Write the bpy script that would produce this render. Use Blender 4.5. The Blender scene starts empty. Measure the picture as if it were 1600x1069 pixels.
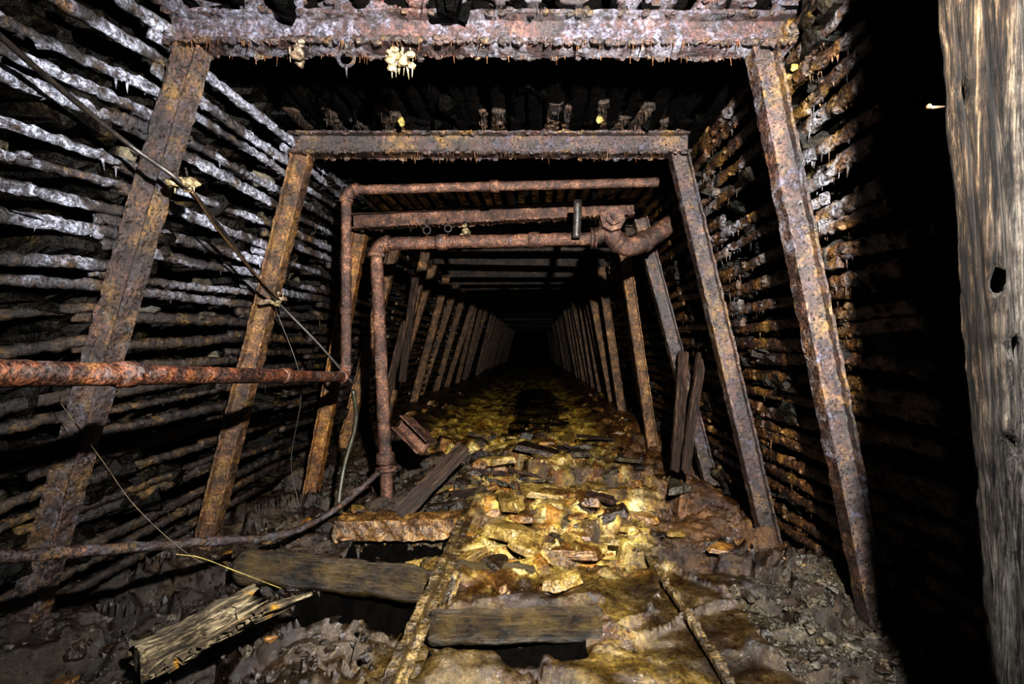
import bpy, bmesh, math, random
from mathutils import Vector, Matrix, noise
random.seed(7)
R = random.Random(11)
F = 711.0; VX=835.0; VY=545.0; ZC=1.3
def W(px,py,Y):            # image pixel at a chosen depth -> metres in the tunnel
    return Vector(((px-VX)*Y/F, Y, ZC+(VY-py)*Y/F))
def sm(a,b,x):
    t=max(0.0,min(1.0,(x-a)/(b-a))); return t*t*(3-2*t)
def N(x,y=0,z=0): return noise.noise(Vector((x,y,z)))
scene=bpy.context.scene
COL=scene.collection

# ------------------------------------------------------------------ materials
class NT:
    def __init__(s,name):
        s.m=bpy.data.materials.new(name); s.m.use_nodes=True
        s.t=s.m.node_tree; s.t.nodes.clear()
        s.out=s.n('ShaderNodeOutputMaterial'); s.b=s.n('ShaderNodeBsdfPrincipled')
        s.l(s.b.outputs[0],s.out.inputs[0]); s.g=s.n('ShaderNodeNewGeometry'); s.pos=s.g.outputs['Position']
    def n(s,t): return s.t.nodes.new(t)
    def l(s,a,b): s.t.links.new(a,b)
    def noise(s,scale,detail=5,rough=.6,vec=None,dist=0):
        n=s.n('ShaderNodeTexNoise'); n.inputs['Scale'].default_value=scale; n.inputs['Detail'].default_value=detail
        n.inputs['Roughness'].default_value=rough; n.inputs['Distortion'].default_value=dist
        s.l(vec or s.pos,n.inputs['Vector']); return n.outputs['Fac']
    def ramp(s,fac,stops):
        r=s.n('ShaderNodeValToRGB'); e=r.color_ramp.elements
        e[0].position=stops[0][0]; e[0].color=(*stops[0][1],1)
        e[1].position=stops[-1][0]; e[1].color=(*stops[-1][1],1)
        for p,c in stops[1:-1]:
            x=e.new(p); x.color=(*c,1)
        s.l(fac,r.inputs[0]); return r.outputs[0]
    def mr(s,v,a,b,c=0.,d=1.):
        n=s.n('ShaderNodeMapRange'); n.inputs[1].default_value=a; n.inputs[2].default_value=b
        n.inputs[3].default_value=c; n.inputs[4].default_value=d; s.l(v,n.inputs[0]); return n.outputs[0]
    def math(s,op,a,b):
        n=s.n('ShaderNodeMath'); n.operation=op
        for i,v in enumerate((a,b)):
            if isinstance(v,(int,float)): n.inputs[i].default_value=v
            else: s.l(v,n.inputs[i])
        return n.outputs[0]
    def mix(s,fac,a,b,mode='MIX'):
        n=s.n('ShaderNodeMix'); n.data_type='RGBA'; n.blend_type=mode
        for sock,v in ((n.inputs[0],fac),(n.inputs[6],a),(n.inputs[7],b)):
            if isinstance(v,(int,float)): sock.default_value=v
            elif isinstance(v,tuple): sock.default_value=(*v,1)
            else: s.l(v,sock)
        return n.outputs[2]
    def bump(s,h,strength,dist,prev=None):
        n=s.n('ShaderNodeBump'); n.inputs['Strength'].default_value=strength; n.inputs['Distance'].default_value=dist
        s.l(h,n.inputs['Height'])
        if prev is not None: s.l(prev,n.inputs['Normal'])
        return n.outputs[0]
    def fin(s,col,rough,nrm=None,spec=.5,coat=0.,cr=.15):
        s.l(col,s.b.inputs['Base Color'])
        if isinstance(rough,float): s.b.inputs['Roughness'].default_value=rough
        else: s.l(rough,s.b.inputs['Roughness'])
        s.b.inputs['Specular IOR Level'].default_value=spec
        if nrm is not None: s.l(nrm,s.b.inputs['Normal'])
        if coat:
            s.b.inputs['Coat Weight'].default_value=coat; s.b.inputs['Coat Roughness'].default_value=cr
            if nrm is not None: s.l(nrm,s.b.inputs['Coat Normal'])
        return s.m

def rust(name,c,crust=0.,crustz=None,ochre=0.,rough=(.3,.75),crust_col=(.55,.55,.66),bs=1.0,coat=0.,soft=.06,mul=1.,spec=.5):
    s=NT(name)
    c=[tuple(x*mul for x in q) for q in c]
    a=s.noise(9,8,.78); b=s.noise(85,5,.75)
    col=s.ramp(a,[(.34,c[0]),(.47,c[1]),(.57,c[2]),(.68,c[3])])
    col=s.mix(.9,col,s.ramp(b,[(.38,(.08,.07,.07)),(.5,(.70,.70,.70)),(.65,(2.1,2.05,1.9))]),'MULTIPLY')
    big=s.noise(2.4,5,.7)
    col=s.mix(s.mr(big,.50,.62,0,.75),col,(.35,.32,.30),'MULTIPLY')
    if ochre:
        o=s.mr(s.noise(5.3,7,.78),.64-ochre*.2,.80-ochre*.2,0,.7)
        o=s.math('MULTIPLY',o,s.mr(b,.4,.6,.1,1.))
        col=s.mix(o,col,(.28,.16,.03))
    h=s.math('ADD',a,s.math('MULTIPLY',b,.3))
    if crust:
        k=s.mr(s.noise(15,8,.82,dist=.3),.66-crust*.28-soft,.70-crust*.28+soft)
        k=s.math('MULTIPLY',k,s.mr(b,.38,.54,.10,1.))
        k=s.math('MULTIPLY',k,s.mr(s.noise(3.2,5),.45,.55,.04,1.))
        if crustz:
            sp=s.n('ShaderNodeSeparateXYZ'); s.l(s.pos,sp.inputs[0])
            k=s.math('MULTIPLY',k,s.mr(sp.outputs[2],crustz[0],crustz[1]))
            k=s.math('MULTIPLY',k,s.mr(sp.outputs[1],4.2,2.8))
        cc=s.mix(s.mr(s.noise(36,4),.4,.65),crust_col,(.13,.11,.115))
        col=s.mix(k,col,cc); h=s.math('ADD',h,s.math('MULTIPLY',k,.3))
    n1=s.bump(h,1.0*bs,.016)
    return s.fin(col,s.mr(b,.35,.65,rough[0],rough[1]),n1,coat=coat,spec=spec)
DK=(.005,.004,.003)
m_set   = rust('rusted_steel',[DK,(.017,.0088,.007),(.047,.023,.016),(.15,.078,.045)],crust=.34,ochre=.6,crust_col=(.24,.24,.32),coat=.9,rough=(.18,.7))
m_beam  = rust('crusted_beam_steel',[DK,(.024,.011,.010),(.066,.028,.022),(.16,.08,.056)],crust=.54,ochre=.3,crust_col=(.38,.39,.50),soft=.07,coat=.7)
m_setf  = rust('rusted_steel_far_brightened',[(.015,.008,.004),(.080,.040,.017),(.20,.105,.042),(.42,.25,.10)],ochre=.6,coat=.2)  # far legs: paler rust, light down the drift is put into the colour
m_capf  = rust('shadowed_cap_steel',[DK,(.018,.011,.007),(.05,.029,.017),(.14,.082,.043)],ochre=.1)  # darker steel for far caps; the overhead shadow is put into its colour
m_setor = rust('ochre_coated_steel',[(.02,.008,.004),(.085,.037,.011),(.19,.088,.020),(.38,.21,.045)],ochre=.6,coat=.4)
m_leg2  = rust('orange_streaked_steel',[(.012,.006,.004),(.050,.024,.012),(.115,.056,.024),(.26,.145,.06)],crust=.15,ochre=.7,crust_col=(.24,.23,.27),coat=.6)
m_bar   = rust('lagging_crusted',[(.004,.003,.003),(.011,.007,.006),(.030,.018,.011),(.13,.072,.03)],crust=.86,crustz=(1.50,1.90),ochre=.5,crust_col=(.78,.82,1.0),coat=.35,soft=.07)
m_barr  = rust('lagging_wet_rust',[DK,(.020,.010,.007),(.066,.030,.013),(.26,.125,.036)],crust=.55,crustz=(1.3,1.9),ochre=.75,rough=(.15,.55),crust_col=(.44,.45,.50),coat=.5)
m_roofb = rust('lagging_roof',[(.0008,.0007,.0007),(.002,.0015,.0013),(.004,.003,.0025),(.015,.010,.007)],rough=(.8,.95),spec=.08)  # near-black lagging; the shade under the roof is put into its colour
m_pipe  = rust('rusted_pipe',[(.012,.006,.004),(.054,.025,.016),(.12,.057,.034),(.26,.15,.09)],crust=.1,rough=(.4,.8),coat=.2)
m_pipe2 = rust('rusted_pipe_bright',[(.008,.005,.004),(.038,.017,.011),(.11,.040,.017),(.30,.13,.05)],rough=(.3,.7),crust=.3,crust_col=(.14,.13,.14),ochre=.3,bs=.7,coat=.3)
m_mudst = rust('muddy_iron',[(.014,.009,.004),(.045,.030,.012),(.11,.073,.024),(.27,.20,.075)],rough=(.15,.5),coat=.9)
m_orange= rust('orange_tie',[(.02,.011,.005),(.085,.045,.016),(.20,.115,.036),(.38,.28,.13)],rough=(.2,.55),bs=.8,coat=.7)

def wood(name,c,stretch=(14,14,1.2),rough=(.4,.8),spots=None,coat=0.,pos=(.3,.45,.56,.7),spec=.4,mudn=None,pale=None):
    s=NT(name)
    tc=s.n('ShaderNodeTexCoord'); mp=s.n('ShaderNodeMapping'); mp.inputs['Scale'].default_value=stretch
    s.l(tc.outputs['Object'],mp.inputs[0]); v=mp.outputs[0]
    a=s.noise(2.2,8,.78,v,.0 if pale else .2); b=s.noise(8,6,.78,v)
    col=s.ramp(a,[(p,q) for p,q in zip(pos,c)])
    col=s.mix(.95,col,s.ramp(b,[(.38,(.06,.05,.05)),(.5,(.7,.7,.7)),(.62,(1.7,1.65,1.6))]),'MULTIPLY')
    if spots:
        col=s.mix(s.mr(s.noise(6,6,.7),.55,.62),col,spots)
    if mudn:
        col=s.mix(s.mr(s.noise(5,7,.75),.42,.60,0,.9),col,mudn)
    if pale:
        sp=s.n('ShaderNodeSeparateXYZ'); s.l(tc.outputs['Object'],sp.inputs[0])
        k=s.math('MULTIPLY',s.mr(sp.outputs[0],-.05,.0),s.mr(a,.40,.54))
        col=s.mix(k,col,s.mix(s.mr(b,.38,.6),(.014,.012,.010),pale))
        big=s.noise(4,6,.7)
        col=s.mix(s.mr(big,.45,.60,0,.88),col,(.12,.09,.07),'MULTIPLY')
    h=s.math('ADD',a,s.math('MULTIPLY',b,.5))
    return s.fin(col,s.mr(b,.3,.7,rough[0],rough[1]),s.bump(h,1.,.018),coat=coat,spec=spec)
m_post = wood('weathered_post_wood',[(.0012,.0009,.0007),(.008,.005,.003),(.026,.017,.010),(.10,.074,.045)],(34,34,.35),(.6,.95),pos=(.41,.48,.55,.65),spec=.12,pale=(.10,.095,.088))
m_plank= wood('wet_plank_wood',[(.005,.003,.002),(.020,.011,.007),(.045,.025,.016),(.12,.075,.048)],(1.3,14,14),(.3,.7),coat=.15,spec=.3)
m_tie  = wood('sodden_tie_wood',[(.003,.0025,.002),(.008,.0055,.0035),(.020,.014,.007),(.10,.072,.026)],(1.3,14,14),(.12,.4),coat=1.,mudn=(.065,.044,.013))
m_birch= wood('pale_split_log',[(.010,.008,.005),(.06,.045,.028),(.20,.165,.105),(.52,.45,.32)],(1.6,12,12),(.4,.8),(.36,.19,.02))

def rockm(name,c,wet=(.2,.6),coat=.3,var=.7,spec=.5,bs=1.):
    s=NT(name)
    oi=s.n('ShaderNodeObjectInfo')
    a=s.noise(8,7,.75); b=s.noise(60,5,.7)
    mp=s.n('ShaderNodeMapping'); mp.inputs['Scale'].default_value=(3,3,26); mp.inputs['Rotation'].default_value=(.3,.35,0); s.l(s.pos,mp.inputs[0])
    ly=s.noise(2,4,.6,mp.outputs[0])
    col=s.ramp(a,[(.3,c[0]),(.45,c[1]),(.58,c[2]),(.72,c[3])])
    col=s.mix(.8,col,s.ramp(b,[(.35,(.25,.22,.2)),(.66,(1.5,1.5,1.4))]),'MULTIPLY')
    col=s.mix(var,col,s.ramp(oi.outputs['Random'],[(0.,(.36,.30,.24)),(.5,(.82,.73,.63)),(1.,(1.3,1.22,1.1))]),'MULTIPLY')
    h=s.math('ADD',a,s.math('MULTIPLY',ly,.5)); h=s.math('ADD',h,s.math('MULTIPLY',b,.3))
    return s.fin(col,s.mr(b,.35,.65,wet[0],wet[1]),s.bump(h,bs,.018),coat=coat,cr=.12,spec=spec)
m_wall = rockm('slate_rock_wall',[(.0012,.0012,.0012),(.004,.0038,.0036),(.014,.012,.009),(.085,.058,.018)],coat=0,spec=.2)
m_roofrock = rockm('roof_rock',[(.001,.001,.001),(.0015,.0015,.0015),(.002,.002,.002),(.004,.003,.003)],coat=0,spec=.05)  # near-black rock for roof and end wall, their shade painted in
m_grey = rockm('grey_slate_stone',[(.008,.008,.007),(.026,.024,.019),(.064,.057,.042),(.20,.165,.105)])
m_yel  = rockm('ochre_coated_stone',[(.035,.025,.010),(.13,.092,.032),(.29,.225,.08),(.54,.48,.26)],(.15,.5),.9,var=.8,bs=.9)
m_orr  = rockm('rust_coated_stone',[(.016,.008,.004),(.080,.042,.014),(.20,.115,.032),(.42,.29,.10)],(.15,.5),.9,var=.8,bs=.9)
m_drk  = rockm('dark_iron_stone',[(.003,.002,.002),(.013,.009,.006),(.034,.021,.011),(.13,.085,.04)],(.15,.5),.6)

def simple(name,c1,c2,scale=30,rough=.5,bd=.004):
    s=NT(name); a=s.noise(scale,5,.7)
    return s.fin(s.ramp(a,[(.35,c1),(.65,c2)]),rough,s.bump(a,.6,bd))
m_cable=simple('dirty_black_cable',(.008,.007,.007),(.030,.024,.019),40,.45)
m_hose =simple('olive_hose',(.010,.010,.006),(.035,.032,.018),20,.5)
m_ceram=simple('stained_ceramic',(.03,.017,.008),(.27,.22,.13),40,.35,.014)
m_yelc =simple('yellow_flake',(.06,.045,.01),(.24,.19,.05),60,.5,.01)
m_wire =simple('brown_wire',(.02,.012,.008),(.075,.048,.02),30,.5)
m_dripr=simple('rust_drip',(.025,.011,.006),(.13,.065,.03),30,.2)

# floor
s=NT('wet_ochre_mud')
at=s.n('ShaderNodeAttribute'); at.attribute_name='tint'
a=s.noise(7,8,.80); b=s.noise(60,6,.75); c3=s.noise(2.8,9,.80)
col=s.mix(.9,at.outputs['Color'],s.ramp(a,[(.36,(.13,.09,.06)),(.49,(.80,.76,.70)),(.62,(1.6,1.6,1.6))]),'MULTIPLY')
col=s.mix(.85,col,s.ramp(b,[(.36,(.22,.18,.15)),(.5,(.9,.9,.9)),(.64,(1.5,1.5,1.5))]),'MULTIPLY')
col=s.mix(s.mr(c3,.46,.58,0,.9),col,(.28,.17,.09),'MULTIPLY')
h=s.math('ADD',a,s.math('MULTIPLY',b,.2))
bn=s.n('ShaderNodeBump'); bn.inputs['Distance'].default_value=.028; s.l(h,bn.inputs['Height']); s.l(at.outputs['Alpha'],bn.inputs['Strength'])
m_floor=s.fin(col,s.mr(s.noise(9,5),.4,.6,.12,.5),bn.outputs[0],.5,coat=.8,cr=.12)
s=NT('pit_shadow_earth'); m_pit=s.fin(s.ramp(s.noise(20),[(.3,(.001,.001,.001)),(.7,(.004,.003,.002))]),.95,None,.05)  # pit faces painted near-black to stand for the shade in the holes
s=NT('dark_water'); m_water=s.fin(s.ramp(s.noise(3),[(.3,(.006,.004,.002)),(.7,(.02,.014,.005))]),.04,s.bump(s.noise(8,3),.15,.01),.5)

# ------------------------------------------------------------------ mesh helpers
def mk(name,verts,faces,mat,parent=None,smooth=True,origin=None,recalc=True):
    verts=[Vector(v) for v in verts]
    if origin is None:
        c=Vector((0,0,0))
        for v in verts: c+=v
        c/=len(verts)
    else: c=Vector(origin)
    me=bpy.data.meshes.new(name); me.from_pydata([v-c for v in verts],[],faces)
    if recalc:
        bm=bmesh.new(); bm.from_mesh(me); bmesh.ops.recalc_face_normals(bm,faces=bm.faces); bm.to_mesh(me); bm.free()
    if smooth: me.polygons.foreach_set('use_smooth',[True]*len(me.polygons))
    me.materials.append(mat)
    o=bpy.data.objects.new(name,me); COL.objects.link(o)
    if parent is not None:
        o.parent=parent; o.location=c-world(parent)
    else: o.location=c
    return o
def world(o):
    v=o.location.copy()
    while o.parent: o=o.parent; v+=o.location
    return v
def empty(name,loc,label,cat,group=None):
    o=bpy.data.objects.new(name,None); o.empty_display_size=.1; o.location=loc; COL.objects.link(o); tag(o,label,cat,group); return o
def tag(o,label,cat,group=None):
    o['label']=label; o['category']=cat
    if group: o['group']=group
    return o
def merge(parts):
    V=[];Fc=[]
    for v,f in parts:
        k=len(V); V+=v; Fc+=[tuple(i+k for i in q) for q in f]
    return V,Fc
def resample(pts,step):
    pts=[Vector(p) for p in pts]; out=[pts[0]]
    for a,b in zip(pts,pts[1:]):
        n=max(1,int((b-a).length/step))
        for i in range(1,n+1): out.append(a.lerp(b,i/n))
    return out
def spline(pts,n=8):
    pts=[Vector(p) for p in pts]; P=[2*pts[0]-pts[1]]+pts+[2*pts[-1]-pts[-2]]; out=[]
    for i in range(1,len(P)-2):
        for k in range(n):
            t=k/n; a,b,c,d=P[i-1],P[i],P[i+1],P[i+2]
            out.append(.5*((2*b)+(c-a)*t+(2*a-5*b+4*c-d)*t*t+(3*b-a-3*c+d)*t**3))
    out.append(pts[-1]); return out
def sweep(pts,prof,up=Vector((0,0,1)),amp=0.,fr=12.,seed=0.,scale=None,caps=True):
    V=[];Fc=[];n=len(prof)
    for i,p in enumerate(pts):
        d=(pts[min(i+1,len(pts)-1)]-pts[max(i-1,0)]).normalized()
        u=(up-d*up.dot(d))
        u=u.normalized() if u.length>1e-4 else Vector((1,0,0))
        sd=d.cross(u)
        k=scale(i/(len(pts)-1)) if scale else 1.
        for j,(a,b) in enumerate(prof):
            q=p+u*a*k+sd*b*k
            if amp:
                r=(q-p); L=r.length
                if L>1e-6:
                    w=noise.fractal(q*fr+Vector((seed,seed*1.7,0)),.6,2.1,3)
                    q=q+r/L*(amp*w)
            V.append(q)
    for i in range(len(pts)-1):
        for j in range(n):
            Fc.append((i*n+j,i*n+(j+1)%n,(i+1)*n+(j+1)%n,(i+1)*n+j))
    if caps:
        Fc.append(tuple(range(n))[::-1]); Fc.append(tuple((len(pts)-1)*n+j for j in range(n)))
    return V,Fc
def circ(r,n=14,rb=None): rb=rb or r; return [(r*math.cos(2*math.pi*k/n),rb*math.sin(2*math.pi*k/n)) for k in range(n)]
def tube(pts,r,n=14,amp=0.,seed=0.,up=Vector((0.13,0.1,1)),step=None,scale=None,fr=12.):
    pts=[Vector(p) for p in pts]
    if step: pts=resample(pts,step)
    return sweep(pts,circ(r,n),up,amp,fr,seed,scale)
def cone(p,r,L,seed,tip=None):
    n=5; V=[];Fc=[]; lean=Vector((R.uniform(-.15,.15)*L,R.uniform(-.15,.15)*L,0))
    for k,(t,rr) in enumerate(((-.15,1.),(.3,.6),(.75,.3),(1.,.12))):
        for j in range(n):
            a=2*math.pi*j/n+seed
            V.append(Vector(p)+Vector((math.cos(a)*r*rr,math.sin(a)*r*rr,-L*t))+lean*t)
    for i in range(3):
        for j in range(n): Fc.append((i*n+j,i*n+(j+1)%n,(i+1)*n+(j+1)%n,(i+1)*n+j))
    Fc.append(tuple(range(n))); Fc.append(tuple(3*n+j for j in range(n)))
    return V,Fc
def hprof(D=.18,Wd=.14,tf=.014,tw=.014):
    d=D/2;w=Wd/2;t=tw/2
    return [(-d,-w),(-d+tf,-w),(-d+tf,-t),(0,-t),(d-tf,-t),(d-tf,-w),(d,-w),(d,0),(d,w),(d-tf,w),(d-tf,t),(0,t),(-d+tf,t),(-d+tf,w),(-d,w),(-d,0)]
def hbeam(p0,p1,D=.18,Wd=.14,seed=0.,step=.03,amp=.006):
    p0=Vector(p0);p1=Vector(p1); d=(p1-p0).normalized()
    up=Vector((0,1,0)).cross(d)
    if up.z<0 and abs(up.z)>.5: up=-up
    pts=resample([p0,p1],step)
    return sweep(pts,hprof(D,Wd),up,amp,18.,seed)

# ------------------------------------------------------------------ profile of the drift
ZT=ZC+1.283
def xl(z): return -1.58-.275*(ZT-z)
def xr(z): return 1.09+.205*(ZT-z)
def box01(x,a,b,e): return sm(a-e,a+e,x)*(1-sm(b-e,b+e,x))
def pits(x,y):
    q=.04*N(x*4,y*4,3)
    x+=q;y+=q*.6
    return (.5*box01(x,-1.10,-.52,.05)*box01(y,2.62,2.90,.025)+.5*box01(x,-1.10,-.54,.05)*box01(y,2.00,2.37,.025)
            +.30*box01(x,-.38,.18,.06)*box01(y,1.80,1.93,.03))
def mudmask(x,y): return sm(.0,.3,x+.1*N(x*3,y*3))*(1-sm(1.0,1.25,x))*(1-sm(2.3,2.8,y+.25*N(x*2,y*2,5)))
def leftmud(x,y): return box01(x,-1.3,.2,.25)*(1-sm(2.7,3.1,y))
def fh(x,y):
    h=.12+.15*sm(3.3,6.0,y)
    h+=.10*math.exp(-((x+.25)/.7)**2-((y-4.2)/.8)**2)
    h-=.06*(1-sm(-1.5,-1.0,x))*(1-sm(4.2,5,y))
    h+=.10*sm(.9,1.4,x)*(1-sm(2.3,3.2,y))
    h+=.13*math.exp(-((x+.65)/.40)**2-((y-3.7)/.4)**2)
    far=sm(5.,6.,y)
    h+=far*(.16*sm(.45,1.4,x)+.17*(1-sm(-1.8,-.8,x))-.05)
    m=mudmask(x,y)
    r=(1-.75*m)*(1-.45*leftmud(x,y))
    p=Vector((x,y,0))
    h+=r*(.06*noise.fractal(p*2.2,.8,2.1,3)+.030*noise.fractal(p*7,.8,2.1,4))
    for sc,am in ((2.2,.10),(5.0,.035)):
        q=Vector((x*sc*.8+.9*N(x*3,y*3),y*sc+.9*N(x*3,y*3,7),0)); v=noise.voronoi(q); cpt=v[1][0]
        tl=(q-cpt); t=(noise.cell(cpt*13.7)-.5)+1.1*(N(cpt.x*5,cpt.y*5)*tl.x+N(cpt.y*5,cpt.x*5)*tl.y)
        h+=r*(1-.8*far)*am*t*sm(0,.07,v[0][1]-v[0][0])
    return h-pits(x,y)

def mixc(a,b,t):
    t=max(0,min(1,t)); return tuple(a[i]*(1-t)+b[i]*t for i in range(3))
def fcol(x,y):
    n1=N(x*1.7,y*1.7,9); n2=N(x*4,y*4,2); n3=N(x*7,y*7,12); n4=N(x*11,y*11,22)
    c=(.038,.026,.013)
    yel=sm(-.65,-.15,x+.35*n1)*(1-sm(.6,1.1,x+.4*n1))*sm(2.1,2.6,y+.5*n1)
    if y>3.5: yel*=1-.4*sm(3.5,3.9,y)*(1-sm(4.6,5.2,y))
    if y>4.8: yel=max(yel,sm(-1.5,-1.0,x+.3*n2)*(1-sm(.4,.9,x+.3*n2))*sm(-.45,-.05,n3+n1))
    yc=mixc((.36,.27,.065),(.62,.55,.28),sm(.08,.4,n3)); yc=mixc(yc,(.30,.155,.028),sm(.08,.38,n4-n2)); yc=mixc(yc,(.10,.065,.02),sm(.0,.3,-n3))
    if y>4.8: yc=mixc(yc,(.72,.53,.12),.7*sm(4.8,7,y))  # far floor brightens with distance: light painted into the tint
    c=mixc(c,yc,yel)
    c=mixc(c,(.12,.06,.018),.75*sm(.7,1.1,x+.2*n2)*sm(2.4,3.2,y))
    c=mixc(c,mixc((.040,.027,.010),(.11,.078,.022),sm(.0,.45,n1+.5*n2)),.9*mudmask(x,y))
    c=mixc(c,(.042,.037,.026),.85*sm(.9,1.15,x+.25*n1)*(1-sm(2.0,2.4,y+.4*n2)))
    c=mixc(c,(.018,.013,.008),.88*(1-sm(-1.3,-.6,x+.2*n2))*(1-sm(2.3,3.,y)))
    c=mixc(c,(.12,.085,.026),.35*box01(x,-.7,-.1,.12)*box01(y,1.4,2.9,.2))
    c=mixc(c,(.010,.007,.005),sm(.0,.06,pits(x,y)))  # hole shade painted into the tint around the pits
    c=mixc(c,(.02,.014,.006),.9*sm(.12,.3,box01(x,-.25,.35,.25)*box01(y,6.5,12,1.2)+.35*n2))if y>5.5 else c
    return c

def grid_y(y0,y1,fine,ycut,coarse):
    ys=[];y=y0
    while y<y1:
        ys.append(y); y+= fine if y<ycut else min(coarse,fine+(y-ycut)*.03)
    ys.append(y1); return ys
YEND=36.
ys=grid_y(1.2,YEND,.016,4.6,.25); xs=[-2.9+.018*i for i in range(int(5.1/.018)+1)]
ys=[.2,.6,1.0]+ys
V=[];Fc=[];Cc=[];PT=[]
for y in ys:
    for x in xs:
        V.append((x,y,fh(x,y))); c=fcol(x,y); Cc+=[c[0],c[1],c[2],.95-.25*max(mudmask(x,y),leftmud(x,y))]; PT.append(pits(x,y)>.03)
nx=len(xs); mi=[]
for j in range(len(ys)-1):
    for i in range(nx-1):
        q=(j*nx+i,j*nx+i+1,(j+1)*nx+i+1,(j+1)*nx+i); Fc.append(q); mi.append(1 if sum(PT[k] for k in q)>=2 else 0)
floor=mk('floor',V,Fc,m_floor,origin=(0,0,0),recalc=False,smooth=True); floor['kind']='structure'
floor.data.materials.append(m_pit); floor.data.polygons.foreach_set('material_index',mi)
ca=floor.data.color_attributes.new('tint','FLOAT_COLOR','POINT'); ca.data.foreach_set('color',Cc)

def blocky(p,s):
    q=Vector((p.x*s,p.y*s*.8,p.z*s*1.5)); q+=Vector((N(q.x,q.y,q.z),N(q.y,q.z,q.x),N(q.z,q.x,q.y)))*.35
    v=noise.voronoi(q)
    return noise.cell(v[1][0]*9.3)+.6*(N(*(v[1][0]*3))*((q-v[1][0]).x+(q-v[1][0]).z))
def rough(p): return .17*blocky(p,3.0)+.09*blocky(p,7.5)+.03*noise.fractal(p*9,.7,2.1,3)
ysw=grid_y(.3,YEND,.03,4.6,.3)
def wallmesh(name,n,base,outv,mat,off):
    V=[];Fc=[]
    for y in ysw:
        for k in range(n+1):
            p=base(k/n,y); V.append(p+outv*(off+rough(p)))
    for j in range(len(ysw)-1):
        for i in range(n): Fc.append((j*(n+1)+i,j*(n+1)+i+1,(j+1)*(n+1)+i+1,(j+1)*(n+1)+i))
    o=mk(name,V,Fc,mat,origin=(0,0,0),smooth=False,recalc=False); o['kind']='structure'; return o
wallmesh('wall_left',105,lambda t,y:Vector((xl(-.6+3.9*t),y,-.6+3.9*t)),Vector((-1,0,.1)),m_wall,.20)
wallmesh('wall_right',105,lambda t,y:Vector((xr(-.6+3.9*t),y,-.6+3.9*t)),Vector((1,0,.1)),m_wall,.18)
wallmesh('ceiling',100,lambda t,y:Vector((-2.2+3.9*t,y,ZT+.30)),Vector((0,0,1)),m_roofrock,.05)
V=[(-2.9,YEND,-.5),(2.3,YEND,-.5),(2.3,YEND,3.4),(-2.9,YEND,3.4)]
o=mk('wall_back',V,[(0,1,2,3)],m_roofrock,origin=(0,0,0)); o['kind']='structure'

# ------------------------------------------------------------------ steel sets
GS='steel support sets along the drift'
def rusticles(p0,p1,n,lmin,lmax,wid,r=.004):
    parts=[]
    for k in range(n):
        t=R.random(); p=Vector(p0).lerp(Vector(p1),t)+Vector((0,R.choice((-1,-1,1))*wid+R.uniform(-.008,.008),0))
        parts.append(cone(p,r*R.uniform(.6,1.8),R.uniform(lmin,lmax)*R.random()**1.5+.006,R.random()))
    return merge(parts)
def lump(p,rr,seed):
    return sweep([p-Vector((rr*1.6,0,0)),p-Vector((rr*.8,0,R.uniform(-.3,.3)*rr)),p+Vector((rr*.8,0,R.uniform(-.3,.3)*rr)),p+Vector((rr*1.6,0,0))],circ(1,7),Vector((0,0,1)),rr*.5,60,seed,lambda t:rr*(1 if .2<t<.8 else .3))
BD=.135; BW=.11
def sset(y,bl,br,ll,lr,near,label,lmat=None,ld=.12):
    e=empty('steel_set',((bl[0]+br[0])/2,y,fh(0,y)),label,'steel frame',GS)
    st=.02 if near else .25
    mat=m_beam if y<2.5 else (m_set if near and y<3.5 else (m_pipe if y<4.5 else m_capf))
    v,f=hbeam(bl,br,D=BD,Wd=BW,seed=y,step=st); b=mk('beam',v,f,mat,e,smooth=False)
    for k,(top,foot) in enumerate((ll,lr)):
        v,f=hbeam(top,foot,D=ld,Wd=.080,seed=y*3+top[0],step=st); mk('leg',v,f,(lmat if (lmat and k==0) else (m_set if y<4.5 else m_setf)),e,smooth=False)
    if y<4.5:
        a=Vector(bl)-Vector((0,0,BD/2));c=Vector(br)-Vector((0,0,BD/2))
        v,f=rusticles(a,c,190 if y<3.5 else 70,.01,.055,BW/2-.006,.003)
        o=mk('rusticles',v,f,m_dripr,b); o['kind']='stuff'
        parts=[]
        for q in range(420 if y<3.5 else 110):
            p=a.lerp(c,R.random())+Vector((0,R.choice((-1,-1,1))*BW/2+R.uniform(-.004,.01),R.choice((.0,.0,.0,BD-.01))+R.uniform(-.006,.010)))
            parts.append(lump(p,R.uniform(.004,.014),q))
        o=mk('scale_crust',*merge(parts),m_set if y<2.5 else mat,b,smooth=False); o['kind']='stuff'
    return e
def legs(y,dx=0):
    ft=-.05
    L=(Vector((xl(ZT)+.068+dx,y,ZT)),Vector((xl(ft)+.068+dx,y,ft)))
    Q=(Vector((xr(ZT)-.07+dx,y,ZT)),Vector((xr(ft)-.07+dx,y,ft)))
    return L,Q
zb=ZT+BD/2
lab='rust-brown steel cap beam on two splayed H-section legs'
def line(px0,py0,px1,py1,Y,z1=-.05):
    a=W(px0,py0,Y);b=W(px1,py1,Y); t=(z1-a.z)/(b.z-a.z); return (a,a.lerp(b,t))
sset(2.,Vector((-1.59,2,ZC+1.322+BD/2)),Vector((1.12,2,ZC+1.312+BD/2)),line(303,75,92,800,2),line(1190,78,1335,800,2),True,'corroded steel set with white-crusted cap beam and dripping rust',None,.112)
sset(3.,Vector((-1.60,3,ZC+1.278+BD/2)),Vector((1.01,3,ZC+1.278+BD/2)),line(474,241,325,835,3),line(1060,241,1190,790,3),True,'rusty steel set with reddish cap beam and ochre-streaked legs',m_leg2)
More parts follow.
